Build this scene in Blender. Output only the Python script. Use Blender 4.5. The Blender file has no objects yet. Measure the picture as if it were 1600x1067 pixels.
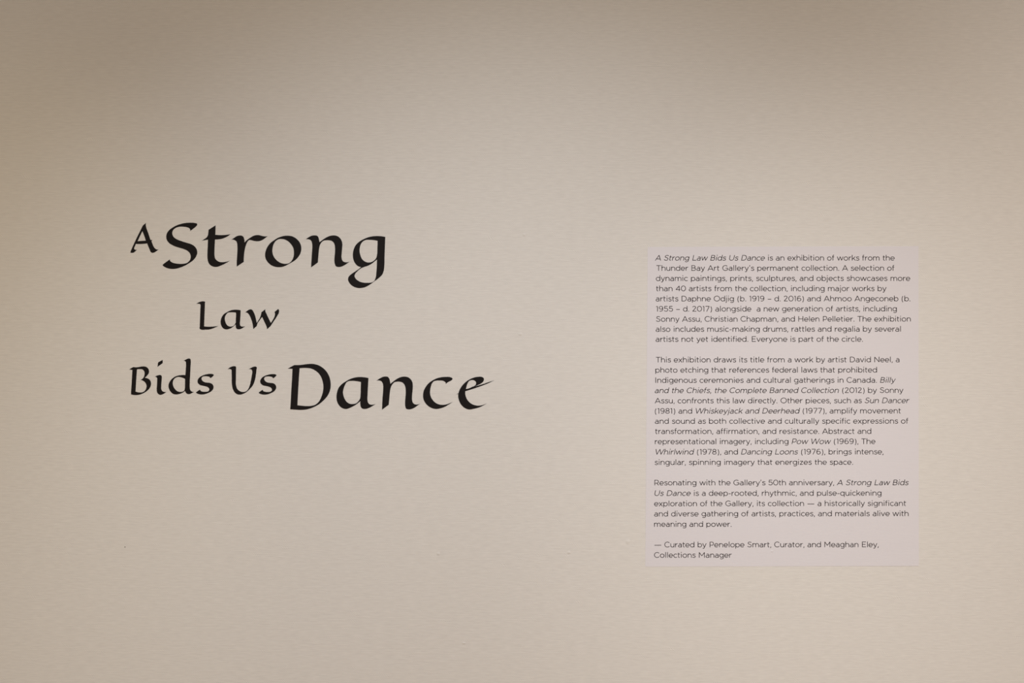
import bpy, bmesh, math, random
from mathutils import Vector
random.seed(7)

# ------------------------------------------------------------------ frame, camera
PX = 0.0015                       # metres of wall per photo pixel (frame is 2.4 m wide)
EYE = 1.5                         # camera height
LENS = 35.0
DIST = 1600 * PX * LENS / 36.0    # camera distance from the wall
sc = bpy.context.scene
col = sc.collection

def wx(px): return (px - 800.0) * PX
def wz(py): return EYE + (533.5 - py) * PX

cam_d = bpy.data.cameras.new('camera'); cam = bpy.data.objects.new('camera', cam_d)
cam_d.lens = LENS; cam_d.sensor_width = 36.0; cam_d.sensor_fit = 'HORIZONTAL'
cam.location = (0, -DIST, EYE); cam.rotation_euler = (math.pi / 2, 0, 0)
col.objects.link(cam); sc.camera = cam

# ------------------------------------------------------------------ world, lamps, exposure
sc.view_settings.view_transform = 'Standard'
sc.view_settings.look = 'None'
sc.view_settings.gamma = 1.0
sc.view_settings.use_curve_mapping = False
sc.view_settings.exposure = 0.0

world = bpy.data.worlds.new('gallery_ambient'); sc.world = world
world.use_nodes = True
bg = world.node_tree.nodes['Background']
bg.inputs[0].default_value = (1.0, 0.862, 0.739, 1); bg.inputs[1].default_value = 0.604

def spot(loc, target, power, colour, angle, blend, radius=0.05):
    d = bpy.data.lights.new('track_spot', 'SPOT'); o = bpy.data.objects.new('track_spot', d)
    d.energy = power; d.color = colour; d.spot_size = math.radians(angle); d.spot_blend = blend
    d.shadow_soft_size = radius
    o.location = loc
    o.rotation_euler = (Vector(target) - Vector(loc)).to_track_quat('-Z', 'Y').to_euler()
    col.objects.link(o)
    return o
# ceiling track lamps aimed down at the title wall
spot((0.312, -2.575, 3.15), (1.478, 0, 0.709), 82.2, (1.0, 0.928, 0.872), 52.4, 1.0)
spot((-0.041, -2.6, 3.15), (0.005, 0, 0.341), 193.3, (0.924, 0.938, 1.0), 66.0, 1.0)
spot((2.8, -1.716, 3.15), (1.448, 0, 0.3), 72.2, (1.0, 0.894, 0.896), 94.4, 1.0)
spot((-0.133, -1.681, 3.15), (-1.916, 0, 0.718), 38.7, (1.0, 0.809, 0.50), 51.4, 1.0)

# ------------------------------------------------------------------ materials
def lin(c):
    c = c / 255.0
    return c / 12.92 if c <= 0.04045 else ((c + 0.055) / 1.055) ** 2.4
def rgb(r, g, b): return (lin(r), lin(g), lin(b), 1.0)

def new_mat(name, base, rough=0.6, spec=0.3):
    m = bpy.data.materials.new(name); m.use_nodes = True
    b = m.node_tree.nodes['Principled BSDF']
    b.inputs['Base Color'].default_value = base
    b.inputs['Roughness'].default_value = rough
    b.inputs['Specular IOR Level'].default_value = spec
    return m, m.node_tree.nodes, m.node_tree.links, b

def N(nodes, t, **kw):
    n = nodes.new(t)
    for k, v in kw.items(): setattr(n, k, v)
    return n

def weave(nodes, links, sx, sz, detail=2.0, rough=0.6):
    """noise stretched along the wall: the horizontal threads of a woven wallcovering"""
    tc = N(nodes, 'ShaderNodeNewGeometry')
    mp = N(nodes, 'ShaderNodeMapping')
    mp.inputs['Scale'].default_value = (sx, sx, sz)
    links.new(tc.outputs['Position'], mp.inputs['Vector'])
    nz = N(nodes, 'ShaderNodeTexNoise')
    nz.inputs['Scale'].default_value = 1.0
    nz.inputs['Detail'].default_value = detail
    nz.inputs['Roughness'].default_value = rough
    links.new(mp.outputs['Vector'], nz.inputs['Vector'])
    return nz.outputs['Fac']

def math_node(nodes, links, op, a, b):
    n = N(nodes, 'ShaderNodeMath', operation=op)
    for i, v in enumerate((a, b)):
        if isinstance(v, (int, float)): n.inputs[i].default_value = v
        else: links.new(v, n.inputs[i])
    return n.outputs[0]

def fabric(name, c_dark, c_light, rough, spec, bump, amount=1.0):
    m, nd, lk, b = new_mat(name, c_light, rough, spec)
    patch = weave(nd, lk, 14.0, 24.0, 2.0)               # where the weave shows more
    sway = weave(nd, lk, 30.0, 60.0, 1.0)                # threads are not dead straight
    slub = weave(nd, lk, 40.0, 260.0, 1.0)               # thicker and thinner yarn
    geo = N(nd, 'ShaderNodeNewGeometry'); sep = N(nd, 'ShaderNodeSeparateXYZ')
    lk.new(geo.outputs['Position'], sep.inputs[0])
    def threads(axis, pitch, drift):
        ph = math_node(nd, lk, 'ADD', math_node(nd, lk, 'MULTIPLY', sep.outputs[axis], 2 * math.pi / pitch),
                       math_node(nd, lk, 'MULTIPLY', sway, drift))
        return math_node(nd, lk, 'SINE', ph, 0.0)
    weft = threads(2, 0.0035, 9.0)                       # across
    warp = threads(0, 0.0041, 14.0)                      # upright
    sel = N(nd, 'ShaderNodeMapRange')
    sel.inputs['From Min'].default_value = 0.42; sel.inputs['From Max'].default_value = 0.58
    lk.new(patch, sel.inputs['Value'])
    cross = math_node(nd, lk, 'MULTIPLY', math_node(nd, lk, 'MULTIPLY', warp, weft), sel.outputs[0])
    h = math_node(nd, lk, 'ADD', math_node(nd, lk, 'MULTIPLY', weft, 0.5), math_node(nd, lk, 'MULTIPLY', cross, 1.5))
    h = math_node(nd, lk, 'ADD', h, math_node(nd, lk, 'MULTIPLY', math_node(nd, lk, 'SUBTRACT', slub, 0.5), 1.5))
    ramp = N(nd, 'ShaderNodeMapRange')
    ramp.inputs['From Min'].default_value = -1.5; ramp.inputs['From Max'].default_value = 1.5
    lk.new(h, ramp.inputs['Value'])
    mix = N(nd, 'ShaderNodeMix', data_type='RGBA')
    mix.inputs[6].default_value = c_dark; mix.inputs[7].default_value = c_light
    lk.new(ramp.outputs[0], mix.inputs[0])
    lk.new(mix.outputs[2], b.inputs['Base Color'])
    hh = math_node(nd, lk, 'ADD', math_node(nd, lk, 'MULTIPLY', slub, 0.35),
                   math_node(nd, lk, 'MULTIPLY', patch, 0.9 * amount))
    bp = N(nd, 'ShaderNodeBump')
    bp.inputs['Strength'].default_value = 1.0
    bp.inputs['Distance'].default_value = bump
    lk.new(hh, bp.inputs['Height'])
    lk.new(bp.outputs['Normal'], b.inputs['Normal'])
    return m

M_WALL = fabric('woven_cream_wallcovering', (0.600, 0.590, 0.551, 1), (0.832, 0.824, 0.772, 1), 0.7, 0.2, 0.0005)
M_SHEET = fabric('white_adhesive_vinyl', (0.710, 0.702, 0.722, 1), (0.728, 0.720, 0.740, 1), 0.6, 0.2, 0.00035)
M_BLACK = new_mat('black_cut_vinyl', rgb(23, 19, 18), 0.6, 0.15)[0]
M_INK = new_mat('dark_print_ink', rgb(52, 44, 46), 0.6, 0.2)[0]
M_HOLE = new_mat('dark_nail_hole', rgb(70, 55, 42), 0.9, 0.0)[0]

def wood():
    m, nd, lk, b = new_mat('pale_oak_floor', rgb(185, 155, 120), 0.45, 0.4)
    g = weave(nd, lk, 3.0, 3.0, 5.0)
    mix = N(nd, 'ShaderNodeMix', data_type='RGBA')
    mix.inputs[6].default_value = rgb(172, 140, 104); mix.inputs[7].default_value = rgb(204, 174, 138)
    lk.new(g, mix.inputs[0]); lk.new(mix.outputs[2], b.inputs['Base Color'])
    return m
M_FLOOR = wood()
M_CEIL = new_mat('matt_ceiling_paint', rgb(196, 188, 178), 0.9, 0.1)[0]

# ------------------------------------------------------------------ helpers
def link(name, me, mat, parent=None, loc=(0, 0, 0)):
    o = bpy.data.objects.new(name, me); col.objects.link(o)
    if mat and me: me.materials.append(mat)
    o.location = loc
    if parent: o.parent = parent
    return o

def box_mesh(name, x0, x1, y0, y1, z0, z1):
    bm = bmesh.new()
    v = [bm.verts.new((x, y, z)) for x in (x0, x1) for y in (y0, y1) for z in (z0, z1)]
    for f in ((0, 1, 3, 2), (4, 6, 7, 5), (0, 4, 5, 1), (2, 3, 7, 6), (0, 2, 6, 4), (1, 5, 7, 3)):
        bm.faces.new([v[i] for i in f])
    bmesh.ops.recalc_face_normals(bm, faces=bm.faces)
    me = bpy.data.meshes.new(name); bm.to_mesh(me); bm.free()
    return me

# ------------------------------------------------------------------ the room shell
for nm, dims, mat in (('wall_back', (-4.0, 4.0, 0.0, 0.12, 0.0, 4.2), M_WALL),
                      ('floor', (-4.0, 4.0, -4.5, 0.0, -0.1, 0.0), M_FLOOR),
                      ('ceiling', (-4.0, 4.0, -4.5, 0.0, 4.2, 4.3), M_CEIL)):
    o = link(nm, box_mesh(nm, *dims), mat)
    o['kind'] = 'structure'
    if nm == 'wall_back': WALL = o

# small lumps under the wallcovering and an old nail hole
def lump(px, py, w, h, hgt, name='wall_lump', mat=None, parent=None, base=(0, 0, 0)):
    bm = bmesh.new()
    rings, seg = 5, 16
    prev = None
    for r in range(rings + 1):
        t = r / rings
        k = math.cos(t * math.pi / 2)
        ring = []
        for s in range(seg):
            a = 2 * math.pi * s / seg
            ring.append(bm.verts.new((t * w / 2 * math.cos(a), -hgt * k * k, t * h / 2 * math.sin(a))))
            if r == 0: break
        if prev:
            for s in range(seg):
                n = (s + 1) % seg
                if len(prev) == 1: bm.faces.new((prev[0], ring[s], ring[n]))
                else: bm.faces.new((prev[s], ring[s], ring[n], prev[n]))
        prev = ring
    bmesh.ops.recalc_face_normals(bm, faces=bm.faces)
    bm.normal_update()
    if sum(f.normal.y for f in bm.faces) > 0: bmesh.ops.reverse_faces(bm, faces=bm.faces)
    for f in bm.faces: f.smooth = True
    me = bpy.data.meshes.new(name); bm.to_mesh(me); bm.free()
    return link(name, me, mat or M_WALL, parent or WALL, (wx(px) - base[0], -base[1], wz(py) - base[2]))
for L in ((685, 865, 7, 7), (889, 863, 8, 6), (981, 846, 9, 11), (725, 1005, 8, 4), (819, 367, 6, 6), (813, 522, 8, 6)):
    lump(L[0], L[1], L[2] * PX, L[3] * PX, 0.0011)
bm = bmesh.new(); bmesh.ops.create_circle(bm, cap_ends=True, segments=12, radius=0.8 * PX)
bmesh.ops.rotate(bm, verts=bm.verts, matrix=__import__('mathutils').Matrix.Rotation(math.pi / 2, 3, 'X'))
me = bpy.data.meshes.new('nail_hole'); bm.to_mesh(me); bm.free()
hole = link('nail_hole', me, M_HOLE, WALL, (wx(195.3), -0.0002, wz(854.6)))

# ------------------------------------------------------------------ vinyl title letters
# outlines as smooth runs between corners (* marks a corner): crop origin x, y, zoom, contours
GLYPH = {
'A': (186, 346, 20, ["842,48* 836,110 848,180 900,330 985,578* 1042,580* 1012,612* 1040,690 1085,790 1130,848 1182,878 1238,868* 1170,925 1090,972 1030,978 995,955 960,880 880,685* 800,695 700,702 530,700* 500,765 472,840 478,868 510,884 560,885* 510,930 450,975 400,980 360,976* 362,940 385,885 520,585 700,220 740,140 790,88",
    "732,300* 790,450 838,600* 720,606 580,620* 650,465"]),
'S': (235, 344, 13.3333, ["820,230* 832,205 815,172 765,148 690,137 600,138 530,160 475,205 455,260 462,310 495,360 560,402 650,437 760,472 860,505 930,555 968,620 976,675 955,750 905,820 830,880 720,945 610,990 500,1013 400,1010 320,985 272,957 256,938 285,905 345,860 408,815* 412,848 450,878 520,900 600,909 690,907 760,890 810,850 838,795 840,740 820,685 775,640 700,603 600,573 480,530 390,475 345,415 331,345 345,275 390,210 470,150 570,100 690,65 820,52 930,60 970,72 975,92 945,135 890,180"]),
't': (300, 344, 13.3333, ["492,107* 486,303* 560,310 690,307 800,293* 735,340 660,375 570,397 480,402* 474,500 468,640 470,740 482,795 520,840 580,870 650,874 720,864 786,845* 715,890 600,945 530,970 460,970 390,940 345,885 325,810 322,700 328,560 334,405* 270,415 205,428* 260,392 305,360 330,320 340,265 346,200*"]),
'r': (355, 364, 20, ["130,210* 200,165 280,110 370,80 450,82 505,120 530,180 540,300* 620,220 720,150 820,90 900,68 980,65 1080,88 1170,105 1262,102* 1190,155 1110,212 1020,250 930,258 830,245 745,222 690,218 645,260 600,340 570,430 540,570 525,700 518,800 520,900* 300,1050* 300,900 312,700 320,550 320,420 312,330 285,260 240,225 190,208"]),
'o': (404, 366, 20, ["950,45 1080,75 1190,145 1275,240 1325,350 1335,460 1310,590 1255,690 1170,785 1060,865 960,920 850,980 740,1018 640,1028 500,1010 380,955 280,860 220,750 205,640 225,520 280,390 370,275 480,190 600,115 720,70 830,47",
    "700,145 820,165 930,225 1030,330 1090,440 1105,550 1098,680 1060,790 1000,870 920,915 830,925 720,905 600,840 510,750 455,650 430,540 440,420 480,290 560,190 630,155"]),
'n': (473, 366, 20, ["100,155* 190,90 280,45 380,35 450,48 490,95 508,160 525,250* 600,190 720,110 840,55 960,35 1070,52 1160,115 1215,200 1238,310 1232,430 1218,600 1213,720 1230,800 1270,850 1340,875 1400,875 1465,858* 1390,910 1290,975 1190,1015 1100,1020 1040,1000 1005,930 990,840 995,720 1008,560 1010,420 995,320 960,250 900,205 820,187 730,187 660,198 590,250 545,320 515,430 500,560 485,730 475,880* 262,1035* 270,880 285,640 298,450 300,340 285,250 250,185 195,160"]),
'g': (520, 364, 11.85185, ["972,72* 965,250 958,450 955,600 945,690 915,770 850,835 770,895 680,960 590,1005 490,1020 400,1000 320,940 283,860 295,810 340,765 420,710 490,660 525,630* 470,615 420,570 385,500 372,420 385,310 430,220 500,155 590,105 690,70 800,57 890,60",
    "830,145* 826,270 820,400 808,455 765,510 710,540 650,546 590,525 540,480 510,410 496,340 500,270 520,205 560,155 610,130 680,127 760,132",
    "818,490* 816,600 808,720 790,840 765,890 720,915 640,923 560,918 480,890 420,840 402,800 412,760 460,705 520,655 570,632 640,610 710,575 770,530"]),
'L': (290, 467, 20, ["330,155* 410,108 480,82 550,75 595,82 606,96 605,125* 578,858* 700,868 800,866 900,860 1020,848* 930,890 840,925 740,952 640,958 480,955 445,935 443,880* 467,195* 456,163 420,152"]),
'a1': (330, 470, 20, ["920,295* 915,430 905,600 898,720 912,775 945,800 990,805 1060,798* 1000,838 930,875 860,890 810,880 778,840 768,780 765,735* 700,795 600,860 520,888 450,890 380,860 325,790 298,700 300,610 335,500 400,415 500,350 610,300 720,278 820,278",
    "775,365* 778,450 770,600 768,680 735,740 680,790 600,803 530,785 470,720 440,650 425,580 435,490 480,410 530,368 600,357 690,357"]),
'w': (370, 470, 20, ["265,365* 330,310 390,272 440,265 485,285 520,340 560,430 590,530 622,690* 690,590 740,490 760,420 770,355* 895,260* 890,310 930,410 1000,560 1065,690* 1130,590 1175,500 1195,420 1180,348* 1240,300 1300,258 1318,290 1315,370 1270,460 1200,570 1120,690 1050,795* 945,885* 930,800 880,690 790,500* 720,600 640,720 625,785* 515,885* 505,780 475,640 430,520 380,425 335,375"]),
'B': (192, 569, 20, ["200,165* 260,125 330,88* 400,95 480,90 560,75 650,68 730,85 790,135 818,210 805,290 760,350 685,425* 760,440 820,470 865,530 880,600 865,690 815,775 740,845 640,905 540,945 440,962 340,960 255,940* 262,800 275,600 290,350 298,180* 260,172",
    "440,158* 420,450 405,700 395,855* 450,872 530,882 610,875 670,845 720,780 740,700 728,620 690,560 630,515 550,490* 610,455 650,410 675,340 680,270 655,200 600,160 530,152"]),
'i': (236, 558, 17.7778, ["105,542* 170,510 220,495 270,497 295,525 298,580 290,700 282,820 285,890 305,930 345,960 425,963* 370,1005 310,1035 255,1045 200,1020 170,975 160,900 165,780 172,640 172,590 155,558"]),
'dot': (236, 558, 17.7778, ["325,72* 322,165* 180,268* 198,145*"]),
'd': (236, 558, 17.7778, ["905,100* 960,70 1010,45 1060,35 1095,55 1102,100 1095,300 1085,520 1075,720 1075,830 1090,910 1125,950 1195,965* 1130,1000 1070,1025 1010,1020 970,985 945,935* 880,985 790,1020 700,1035 610,1015 540,950 495,860 488,770 515,690 580,605 680,535 780,505 870,495 955,500* 965,350 972,180 965,130 945,108",
    "945,605* 945,760 940,870 925,925 880,955 810,965 740,950 670,890 620,810 603,720 620,640 670,580 740,550 820,555 890,575"]),
's': (345, 568, 16, ["1305,368* 1290,342 1240,325 1170,320 1110,335 1085,365 1090,405 1120,445 1170,472 1240,482 1310,492 1360,525 1385,580 1375,640 1330,695 1260,735 1180,765 1080,777 1000,762 960,742 945,728* 985,695 1050,655* 1062,685 1110,705 1180,710 1240,702 1275,675 1278,640 1250,600 1190,575 1110,557 1040,535 995,490 985,440 1005,385 1060,330 1130,295 1210,272 1300,262 1370,270 1393,288 1370,320"]),
'U': (345, 568, 16, ["175,140* 230,95 290,70 340,65 375,75 382,100 381,150* 378,420* 385,560 410,630 460,680 530,708 600,705 650,680 690,630 720,560 750,440 775,300 785,180 775,155 755,143 700,140* 760,105 820,80 870,75 897,90 893,150 875,300 845,440 800,545 730,630 650,705 560,755 480,777 410,765 350,720 305,640 285,560 275,400* 272,190* 262,150 235,138"]),
'D': (440, 565, 13.3333, ["130,145* 200,105 270,70* 400,68 520,52 640,45 750,68 860,130 945,220 1000,330 1022,450 1015,570 970,690 890,790 780,885 650,955 520,995 400,1005 290,1000 180,992* 190,850 200,650 215,400 228,148*",
    "375,138* 360,350 345,600 330,908* 420,918 520,925 620,920 700,898 770,840 830,730 865,600 868,480 840,360 790,265 710,190 610,142 500,130"]),
'a2': (520, 586, 19.05, ["1062,85* 1050,300 1035,600 1032,740 1050,820 1090,865 1150,880 1200,878 1275,858* 1190,915 1080,975 960,1008 880,995 835,945 820,870 820,770* 730,850 620,920 510,975 400,1008 290,985 190,905 130,790 110,660 125,520 180,370 280,260 400,180 530,110 680,68 820,57 940,65",
    "838,205* 832,400 825,600 815,690 760,780 690,840 600,860 500,850 420,800 350,700 315,600 303,520 320,410 360,300 410,215 470,180 560,170 700,178"]),
'n2': (583, 586, 19.05, ["100,168* 190,105 280,58 370,42 440,55 480,105 500,180 515,260* 600,190 720,105 830,58 940,45 1040,65 1120,125 1170,215 1180,310 1175,450 1160,620 1160,740 1175,805 1215,855 1270,875 1340,870 1405,845* 1310,915 1220,975 1130,1012 1050,1020 985,1000 958,930 952,840 958,700 970,560 968,420 955,340 920,265 860,215 790,195 710,195 640,210 580,265 540,330 510,440 492,580 478,740 465,880* 265,1030* 272,850 285,620 300,430 300,320 280,230 240,180 190,162"]),
'c': (650, 586, 19.05, ["885,270* 885,230 850,190 800,168 700,160 600,165 530,185 480,240 445,330 425,430 418,530 440,640 490,730 570,815 680,870 790,885 900,872 1000,838 1088,800* 970,880 830,955 700,995 590,1008 480,985 360,915 265,810 220,700 210,600 230,470 290,350 380,240 490,160 610,100 740,65 880,53 1010,60 1070,82 1088,108 1060,150 980,195 930,225"]),
'e': (700, 586, 19.05, ["1375,155* 1200,240 1000,320 800,390 620,448 515,478* 515,570 550,690 620,790 730,870 850,905 960,905 1060,882 1155,840* 1060,900 900,970 760,1005 620,1022 520,990 400,890 330,760 303,630 308,562* 250,570* 312,540* 345,440 410,330 500,230 620,140 750,80 880,52 1000,52 1055,80 1070,130 1045,195 980,250 890,296 800,338* 1000,280 1200,212",
    "535,415* 550,340 580,250 620,185 680,152 740,148 800,170 835,215 832,265 790,320 720,350 620,395"]),
}

def smooth_closed(tok, steps=7):
    pts = []
    for t in tok.split():
        c = t.endswith('*')
        x, y = t.rstrip('*').split(',')
        pts.append((float(x), float(y), c))
    n = len(pts); out = []
    for i in range(n):
        p0, p1, p2, p3 = pts[i - 1], pts[i], pts[(i + 1) % n], pts[(i + 2) % n]
        a, b = Vector(p1[:2]), Vector(p2[:2])
        if p1[2] and p2[2]:
            out.append(a); continue
        z, d = Vector(p0[:2]), Vector(p3[:2])
        L = (b - a).length
        def tang(u, v, w):           # non-uniform Catmull-Rom tangent at v
            l1, l2 = (v - u).length, (w - v).length
            return ((v - u) / l1 * l2 + (w - v) / l2 * l1) / (l1 + l2)
        t1 = (b - a) / L if p1[2] else tang(z, a, b)
        t2 = (b - a) / L if p2[2] else tang(a, b, d)
        if p1[2]: t1 = (2 * (b - a) / L - t2)
        if p2[2] and not p1[2]: t2 = (2 * (b - a) / L - t1)
        for k in range(steps):
            t = k / steps
            h00 = 2*t**3 - 3*t**2 + 1; h10 = t**3 - 2*t**2 + t
            h01 = -2*t**3 + 3*t**2; h11 = t**3 - t**2
            out.append(a * h00 + t1 * L * h10 + b * h01 + t2 * L * h11)
    return out

def outline_mesh(name, contours, thick):
    """contours in metres on the wall (x, z) -> a solid plate lying on y = 0, `thick` deep"""
    cu = bpy.data.curves.new(name, 'CURVE'); cu.dimensions = '2D'; cu.fill_mode = 'BOTH'
    cu.extrude = thick / 2
    for c in contours:
        s = cu.splines.new('POLY'); s.points.add(len(c) - 1)
        for i, p in enumerate(c): s.points[i].co = (p[0], p[1], 0, 1)
        s.use_cyclic_u = True
    ob = bpy.data.objects.new(name, cu); col.objects.link(ob)
    dg = bpy.context.evaluated_depsgraph_get(); dg.update()
    me = bpy.data.meshes.new_from_object(ob.evaluated_get(dg))
    bpy.data.objects.remove(ob); bpy.data.curves.remove(cu)
    for v in me.vertices:
        x, y, z = v.co
        v.co = (x, -(z + thick / 2), y)
    me.name = name
    me.materials.clear()
    return me

VINYL = 0.0004
def letter(key, label, dx=0.0, dy=0.0, name='vinyl_letter', parent=None):
    x0, y0, s, cs = GLYPH[key]
    cc = [[Vector((wx(x0 + p.x / s + dx), wz(y0 + p.y / s + dy))) for p in smooth_closed(c)] for c in cs]
    xs = [p.x for c in cc for p in c]; zs = [p.y for c in cc for p in c]
    ox, oz = (min(xs) + max(xs)) / 2, min(zs)
    cc = [[(p.x - ox, p.y - oz) for p in c] for c in cc]
    me = outline_mesh(name, cc, VINYL)
    if parent:
        o = link(name, me, M_BLACK, parent, (ox - parent.location.x, 0, oz - parent.location.z))
    else:
        o = link(name, me, M_BLACK, None, (ox, 0, oz))
        o['label'] = label; o['category'] = 'letter'; o['group'] = 'black vinyl letters of the wall title'
    return o

letter('A', 'small black vinyl letter A, first of the title, left of the big S')
letter('S', 'large black vinyl capital S starting the word Strong')
letter('t', 'large black vinyl letter t with a crossbar, second letter of Strong')
letter('r', 'large black vinyl letter r between t and o in Strong')
letter('o', 'round black vinyl letter o in the middle of Strong')
letter('n', 'large black vinyl letter n between o and g in Strong')
letter('g', 'large black vinyl letter g with looped tail ending the word Strong')
letter('L', 'small black vinyl capital L starting the word Law')
letter('a1', 'small black vinyl letter a in the middle of Law')
letter('w', 'small black vinyl letter w ending the word Law')
letter('B', 'small black vinyl capital B starting the word Bids')
li = letter('i', 'small black vinyl letter i with a slanted dot in Bids')
letter('dot', '', name='dot', parent=li)
letter('d', 'small black vinyl letter d with tall stem in Bids')
letter('s', 'small black vinyl letter s ending the word Bids', -97.9, -0.3)
letter('U', 'small black vinyl capital U starting the word Us')
letter('s', 'small black vinyl letter s ending the word Us')
letter('D', 'large black vinyl capital D starting the word Dance')
letter('a2', 'large black vinyl letter a, second letter of Dance')
letter('n2', 'large black vinyl letter n between a and c in Dance')
letter('c', 'large black vinyl letter c near the end of Dance')
letter('e', 'large black vinyl letter e with a long thin slanted crossbar ending Dance')

# ------------------------------------------------------------------ sans lettering of the text panel
def E(cx, cy, rx, ry, a0, a1):
    n = max(3, int(abs(a1 - a0) / 14))
    return [(cx + rx * math.cos(math.radians(a0 + (a1 - a0) * k / n)),
             cy + ry * math.sin(math.radians(a0 + (a1 - a0) * k / n))) for k in range(n + 1)]
def SP(*p):
    out = []; n = len(p)
    for i in range(n - 1):
        a, b = p[i], p[i + 1]
        z = p[i - 1] if i else a
        d = p[i + 2] if i + 2 < n else b
        for k in range(4):
            t = k / 4
            out.append(tuple(0.5 * (2*a[j] + (b[j]-z[j])*t + (2*z[j]-5*a[j]+4*b[j]-d[j])*t*t
                       + (3*a[j]-z[j]-3*b[j]+d[j])*t**3) for j in (0, 1)))
    return out + [p[-1]]
OB = E(320, 260, 227, 232, 0, 360)
SIX = [E(315, 225, 218, 188, 0, 360), SP((490, 640), (400, 678), (310, 676), (190, 615), (118, 490), (97, 350), (97, 225))]
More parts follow.
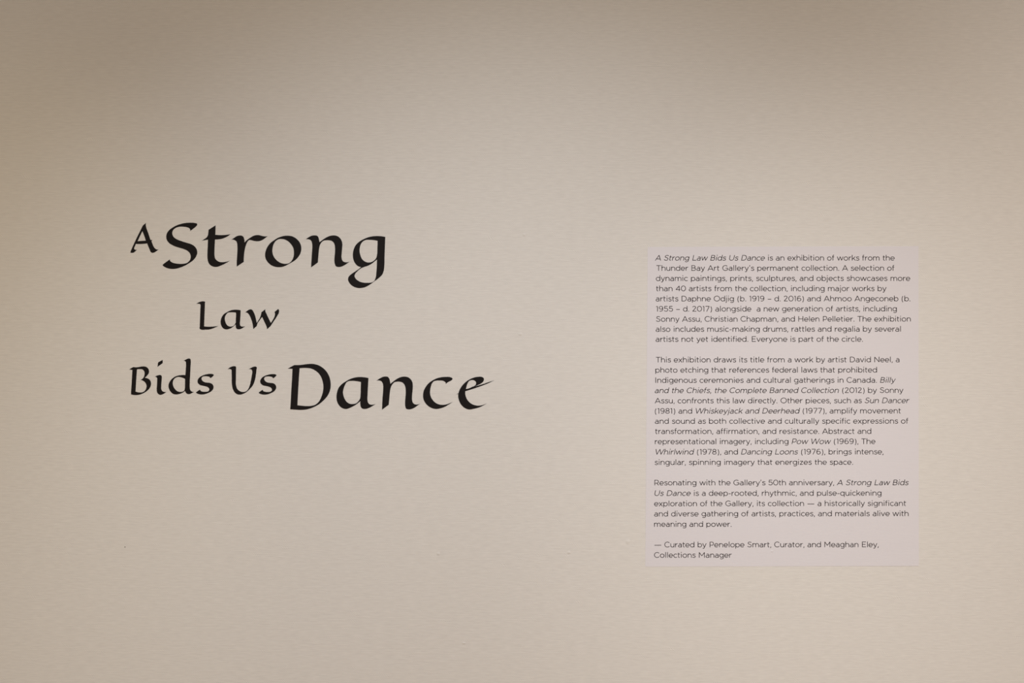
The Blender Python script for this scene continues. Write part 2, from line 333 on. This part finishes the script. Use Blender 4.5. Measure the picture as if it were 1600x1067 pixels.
F = {
' ': (300, []),
'a': (540, [[(440, 0), (440, 310)] + E(268, 312, 172, 176, 0, 142), [(440, 292), (245, 292)] + E(238, 160, 175, 132, 90, 270) + E(245, 168, 195, 140, 270, 360)]),
'b': (615, [[(95, 0), (95, 740)], OB]),
'c': (505, [E(295, 260, 228, 232, 46, 314)]),
'd': (615, [[(520, 0), (520, 740)], [(615 - x, y) for x, y in OB]]),
'e': (570, [[(75, 250), (508, 250)] + E(285, 260, 223, 232, 0, 316)]),
'f': (330, [[(135, 0), (135, 590)] + E(250, 590, 115, 115, 180, 75), [(40, 478), (300, 478)]]),
'g': (610, [E(290, 275, 222, 217, 0, 360), [(515, 520), (515, 0)] + E(297, -10, 218, 152, 0, -140)]),
'h': (590, [[(95, 0), (95, 740)], E(298, 300, 203, 190, 180, 0) + [(501, 0)]]),
'i': (240, [[(120, 0), (120, 520)], [(120, 650), (120, 740)]]),
'j': (245, [[(123, 520), (123, -70)] + E(20, -70, 103, 102, 0, -85), [(123, 650), (123, 740)]]),
'k': (530, [[(95, 0), (95, 740)], [(475, 520), (95, 165)], [(245, 305), (495, 0)]]),
'l': (235, [[(118, 0), (118, 740)]]),
'm': (905, [[(95, 0), (95, 520)], E(273, 310, 178, 182, 180, 0) + [(451, 0)], E(629, 310, 178, 182, 180, 0) + [(807, 0)]]),
'n': (590, [[(95, 0), (95, 520)], E(298, 300, 203, 190, 180, 0) + [(501, 0)]]),
'o': (605, [E(302, 260, 235, 232, 0, 360)]),
'p': (615, [[(95, -165), (95, 520)], OB]),
'q': (615, [[(520, -165), (520, 520)], [(615 - x, y) for x, y in OB]]),
'r': (380, [[(95, 0), (95, 520)], E(350, 245, 255, 240, 180, 88)]),
's': (460, [SP((405, 440), (320, 482), (230, 492), (130, 462), (98, 390), (135, 320), (235, 282), (345, 245), (395, 165), (375, 85), (315, 42), (230, 28), (135, 50), (55, 105))]),
't': (365, [[(140, 660), (140, 145)] + E(247, 145, 107, 117, 180, 290), [(45, 478), (325, 478)]]),
'u': (585, [[(88, 520), (88, 220)] + E(288, 220, 200, 192, 180, 360), [(490, 520), (490, 0)]]),
'v': (530, [[(45, 520), (265, 15), (485, 520)]]),
'w': (800, [[(42, 520), (225, 15), (400, 515), (575, 15), (758, 520)]]),
'x': (515, [[(50, 520), (460, 0)], [(460, 520), (50, 0)]]),
'y': (530, [[(45, 520), (275, 15)], SP((487, 520), (375, 265), (275, 20), (235, -75), (185, -130), (130, -143), (60, -115))]),
'z': (475, [[(60, 482), (405, 482), (65, 38), (420, 38)]]),
'A': (740, [[(40, 0), (370, 705), (700, 0)], [(150, 215), (590, 215)]]),
'B': (665, [[(120, 0), (120, 720)], [(120, 682), (360, 682)] + E(360, 530, 165, 152, 90, -90) + [(120, 378)], [(360, 378)] + E(385, 208, 190, 170, 90, -90) + [(120, 38)]]),
'C': (715, [E(395, 360, 328, 332, 42, 318)]),
'D': (760, [[(120, 0), (120, 720)], [(120, 682), (340, 682)] + E(340, 360, 322, 322, 90, -90) + [(120, 38)]]),
'E': (635, [[(120, 0), (120, 720)], [(120, 682), (570, 682)], [(120, 365), (520, 365)], [(120, 38), (575, 38)]]),
'G': (775, [E(395, 360, 328, 332, 44, 318) + [(680, 115), (680, 335), (415, 335)]]),
'H': (760, [[(120, 0), (120, 720)], [(640, 0), (640, 720)], [(120, 365), (640, 365)]]),
'I': (270, [[(135, 0), (135, 720)]]),
'L': (580, [[(120, 720), (120, 0)], [(120, 38), (550, 38)]]),
'M': (875, [[(120, 0), (120, 700), (437, 235), (755, 700), (755, 0)]]),
'N': (775, [[(120, 0), (120, 690), (655, 30), (655, 720)]]),
'O': (840, [E(420, 360, 345, 332, 0, 360)]),
'P': (625, [[(120, 0), (120, 720)], [(120, 682), (365, 682)] + E(365, 472, 190, 210, 90, -90) + [(120, 262)]]),
'R': (665, [[(120, 0), (120, 720)], [(120, 682), (375, 682)] + E(375, 482, 190, 200, 90, -90) + [(120, 282)], [(365, 282), (595, 0)]]),
'S': (620, [SP((535, 610), (440, 665), (320, 684), (195, 655), (130, 550), (170, 450), (300, 388), (440, 335), (525, 245), (515, 135), (430, 58), (320, 36), (180, 68), (60, 145))]),
'T': (600, [[(25, 682), (575, 682)], [(300, 0), (300, 682)]]),
'U': (745, [[(105, 720), (105, 300)] + E(372, 300, 267, 264, 180, 360) + [(639, 720)]]),
'W': (1070, [[(35, 720), (288, 15), (535, 710), (782, 15), (1035, 720)]]),
'0': (665, [E(332, 360, 265, 332, 0, 360)]),
'1': (345, [[(55, 630), (215, 690), (215, 0)]]),
'2': (580, [SP((70, 570), (150, 655), (275, 684), (400, 640), (445, 530), (405, 420), (300, 300), (85, 45)) , [(65, 38), (520, 38)]]),
'4': (645, [[(465, 0), (465, 690), (65, 200), (600, 200)]]),
'5': (595, [[(500, 682), (150, 682), (120, 385)] + SP((120, 385), (200, 425), (290, 435), (410, 402), (500, 315), (512, 225), (475, 115), (390, 55), (280, 38), (160, 70), (65, 140))]),
'6': (615, SIX),
'7': (570, [[(50, 682), (510, 682), (205, 0)]]),
'8': (605, [E(302, 533, 188, 150, 0, 360), E(302, 203, 228, 165, 0, 360)]),
'9': (615, [[(615 - x, 720 - y) for x, y in st] for st in SIX]),
'.': (215, [[(108, 0), (108, 95)]]),
',': (215, [[(118, 95), (108, 0), (72, -105)]]),
"'": (215, [[(118, 730), (85, 540)]]),
'(': (355, [E(480, 270, 365, 560, 134, 226)]),
')': (355, [E(-125, 270, 365, 560, 46, -46)]),
'-': (370, [[(50, 270), (320, 270)]]),
'\u2013': (560, [[(60, 270), (500, 270)]]),
'\u2014': (960, [[(60, 270), (900, 270)]]),
}
STROKE = 84.0

def ribbon(bm, pts, w, put):
    """a stroke of width w along pts with mitred joints, butt ends"""
    P = [Vector(p) for i, p in enumerate(pts) if i == 0 or (Vector(p) - Vector(pts[i - 1])).length > 1e-3]
    closed = (P[0] - P[-1]).length < 1e-2 and len(P) > 3
    if closed: P.pop()
    for i in range(1, len(P) - 1):               # sharp corners (v, w, A, M): two plain strokes
        if (P[i] - P[i - 1]).normalized().dot((P[i + 1] - P[i]).normalized()) < -0.2:
            ribbon(bm, P[:i + 1], w, put); ribbon(bm, P[i:], w, put)
            return
    n = len(P); L, R = [], []
    for i in range(n):
        if closed: a, b = P[i - 1], P[(i + 1) % n]
        else: a, b = P[max(i - 1, 0)], P[min(i + 1, n - 1)]
        d1 = (P[i] - a).normalized() if (P[i] - a).length > 0 else (b - P[i]).normalized()
        d2 = (b - P[i]).normalized() if (b - P[i]).length > 0 else d1
        n1, n2 = Vector((-d1.y, d1.x)), Vector((-d2.y, d2.x))
        m = n1 + n2
        if m.length < 1e-4: m = n1
        m.normalize()
        k = (w / 2) / max(0.42, m.dot(n1))
        L.append(bm.verts.new(put(P[i] + m * k))); R.append(bm.verts.new(put(P[i] - m * k)))
    for i in range(n if closed else n - 1):
        j = (i + 1) % n
        bm.faces.new((R[i], R[j], L[j], L[i]))

# the sheet: hand-cut, its corners as seen on the wall (photo pixels)
TL, TR, BL, BR = (1012.0, 386.0), (1435.0, 384.6), (1008.3, 885.2), (1435.6, 884.2)
SHEET_T = 0.0005
sheet_o = Vector((wx((BL[0] + BR[0]) / 2), 0, wz((BL[1] + BR[1]) / 2)))
bm = bmesh.new()
front = []; back = []
for q in (BL, BR, TR, TL):
    front.append(bm.verts.new((wx(q[0]) - sheet_o.x, -SHEET_T, wz(q[1]) - sheet_o.z)))
    back.append(bm.verts.new((wx(q[0]) - sheet_o.x, 0, wz(q[1]) - sheet_o.z)))
bm.faces.new(front); bm.faces.new(back[::-1])
for i in range(4):
    j = (i + 1) % 4
    bm.faces.new((front[i], back[i], back[j], front[j]))
bmesh.ops.recalc_face_normals(bm, faces=bm.faces)
me = bpy.data.meshes.new('sheet'); bm.to_mesh(me); bm.free()
panel = bpy.data.objects.new('text_panel', None); col.objects.link(panel)
panel.location = sheet_o; panel.empty_display_size = 0.1
link('sheet', me, M_SHEET, panel)
panel['label'] = 'pale adhesive sheet of small printed exhibition text on the wall right of the title'
panel['category'] = 'text panel'

# a bubble trapped under the sheet, low down
lump(1206, 861, 6 * PX, 5 * PX, 0.0008, 'air_bubble', M_SHEET, panel, (sheet_o.x, SHEET_T - 0.00002, sheet_o.z))

# lines: left x, right x, baseline at left, baseline at right; _..._ marks italics
T = [
 [(1024.4, 1397.8, 407.1, 407.0, "_A Strong Law Bids Us Dance_ is an exhibition of works from the"),
  (1025.0, 1397.8, 423.0, 422.9, "Thunder Bay Art Gallery's permanent collection. A selection of"),
  (1024.7, 1422.1, 439.0, 438.9, "dynamic paintings, prints, sculptures, and objects showcases more"),
  (1024.7, 1385.1, 454.9, 454.8, "than 40 artists from the collection, including major works by"),
  (1024.4, 1422.1, 470.8, 470.6, "artists Daphne Odjig (b. 1919 \u2013 d. 2016) and Ahmoo Angeconeb (b."),
  (1024.7, 1401.2, 486.7, 486.4, "1955 \u2013 d. 2017) alongside  a new generation of artists, including"),
  (1024.7, 1423.0, 502.6, 502.3, "Sonny Assu, Christian Chapman, and Helen Pelletier. The exhibition"),
  (1024.4, 1407.4, 518.3, 518.0, "also includes music-making drums, rattles and regalia by several"),
  (1024.3, 1348.0, 534.0, 533.7, "artists not yet identified. Everyone is part of the circle.")],
 [(1024.2, 1405.3, 566.2, 565.8, "This exhibition draws its title from a work by artist David Neel, a"),
  (1023.9, 1370.2, 582.2, 581.8, "photo etching that references federal laws that prohibited"),
  (1024.0, 1399.0, 598.1, 597.8, "Indigenous ceremonies and cultural gatherings in Canada. _Billy_"),
  (1023.2, 1411.5, 614.1, 613.7, "_and the Chiefs, the Complete Banned Collection_ (2012) by Sonny"),
  (1023.5, 1420.7, 630.1, 629.7, "Assu, confronts this law directly. Other pieces, such as _Sun Dancer_"),
  (1023.2, 1407.9, 646.2, 645.7, "(1981) and _Whiskeyjack and Deerhead_ (1977), amplify movement"),
  (1023.2, 1419.5, 662.0, 661.7, "and sound as both collective and culturally specific expressions of"),
  (1023.2, 1361.3, 677.9, 677.6, "transformation, affirmation, and resistance. Abstract and"),
  (1023.2, 1367.8, 693.9, 693.5, "representational imagery, including _Pow Wow_ (1969), The"),
  (1023.7, 1380.3, 710.1, 709.7, "_Whirlwind_ (1978), and _Dancing Loons_ (1976), brings intense,"),
  (1022.6, 1332.6, 726.3, 725.8, "singular, spinning imagery that energizes the space.")],
 [(1022.5, 1419.5, 758.2, 757.9, "Resonating with the Gallery's 50th anniversary, _A Strong Law Bids_"),
  (1022.5, 1377.2, 774.6, 774.2, "_Us Dance_ is a deep-rooted, rhythmic, and pulse-quickening"),
  (1022.0, 1416.0, 790.8, 790.3, "exploration of the Gallery, its collection \u2014 a historically significant"),
  (1022.0, 1419.5, 806.7, 806.2, "and diverse gathering of artists, practices, and materials alive with"),
  (1022.0, 1142.8, 822.9, 822.7, "meaning and power.")],
 [(1022.0, 1372.7, 855.0, 854.6, "\u2014 Curated by Penelope Smart, Curator, and Meaghan Eley,"),
  (1022.0, 1143.7, 871.2, 871.0, "Collections Manager")],
]
EM = 11.85                       # photo pixels per em of the printed text
INK_Y = -(SHEET_T + 0.00006)

def extent(st): 
    xs = [p[0] for s in st for p in s]
    return min(xs), max(xs)

def finish(b, nm, parent):
    me = bpy.data.meshes.new(nm); b.to_mesh(me); b.free()
    return link(nm, me, M_INK, parent)

for para in T:
    roman = bmesh.new(); italics = []
    for (xl, xr, bl, br, txt) in para:
        pen = 0.0; glyphs = []; target = roman
        for ch in txt:
            if ch == '_':
                if target is roman:
                    target = bmesh.new(); italics.append(target)
                else: target = roman
                continue
            adv, st = F[ch]
            glyphs.append((ch, pen, target)); pen += adv
        g0, g1 = glyphs[0], glyphs[-1]
        u0 = g0[1] + extent(F[g0[0]][1])[0] - STROKE / 2 * (g0[0] not in 'AW')
        u1 = g1[1] + extent(F[g1[0]][1])[1] + STROKE / 2
        sx = (xr - xl) / (u1 - u0)
        sy = EM / 1000.0
        for ch, p, dest in glyphs:
            def put(v):
                u = p + v.x + (0.2 * (v.y - 250) if dest is not roman else 0)
                X = xl + (u - u0) * sx
                Y = bl + (br - bl) * (X - xl) / 400.0 - v.y * sy
                return (wx(X) - sheet_o.x, INK_Y, wz(Y) - sheet_o.z)
            for k, st in enumerate(F[ch][1]):
                w = 105 if ch == '.' or (ch in 'ij' and k == 1) else STROKE
                ribbon(dest, st, w, put)
    po = finish(roman, 'credit_text' if para is T[3] else 'paragraph_text', panel)
    for b in italics:
        finish(b, 'italic_text', po)['label'] = 'slanted italic title'
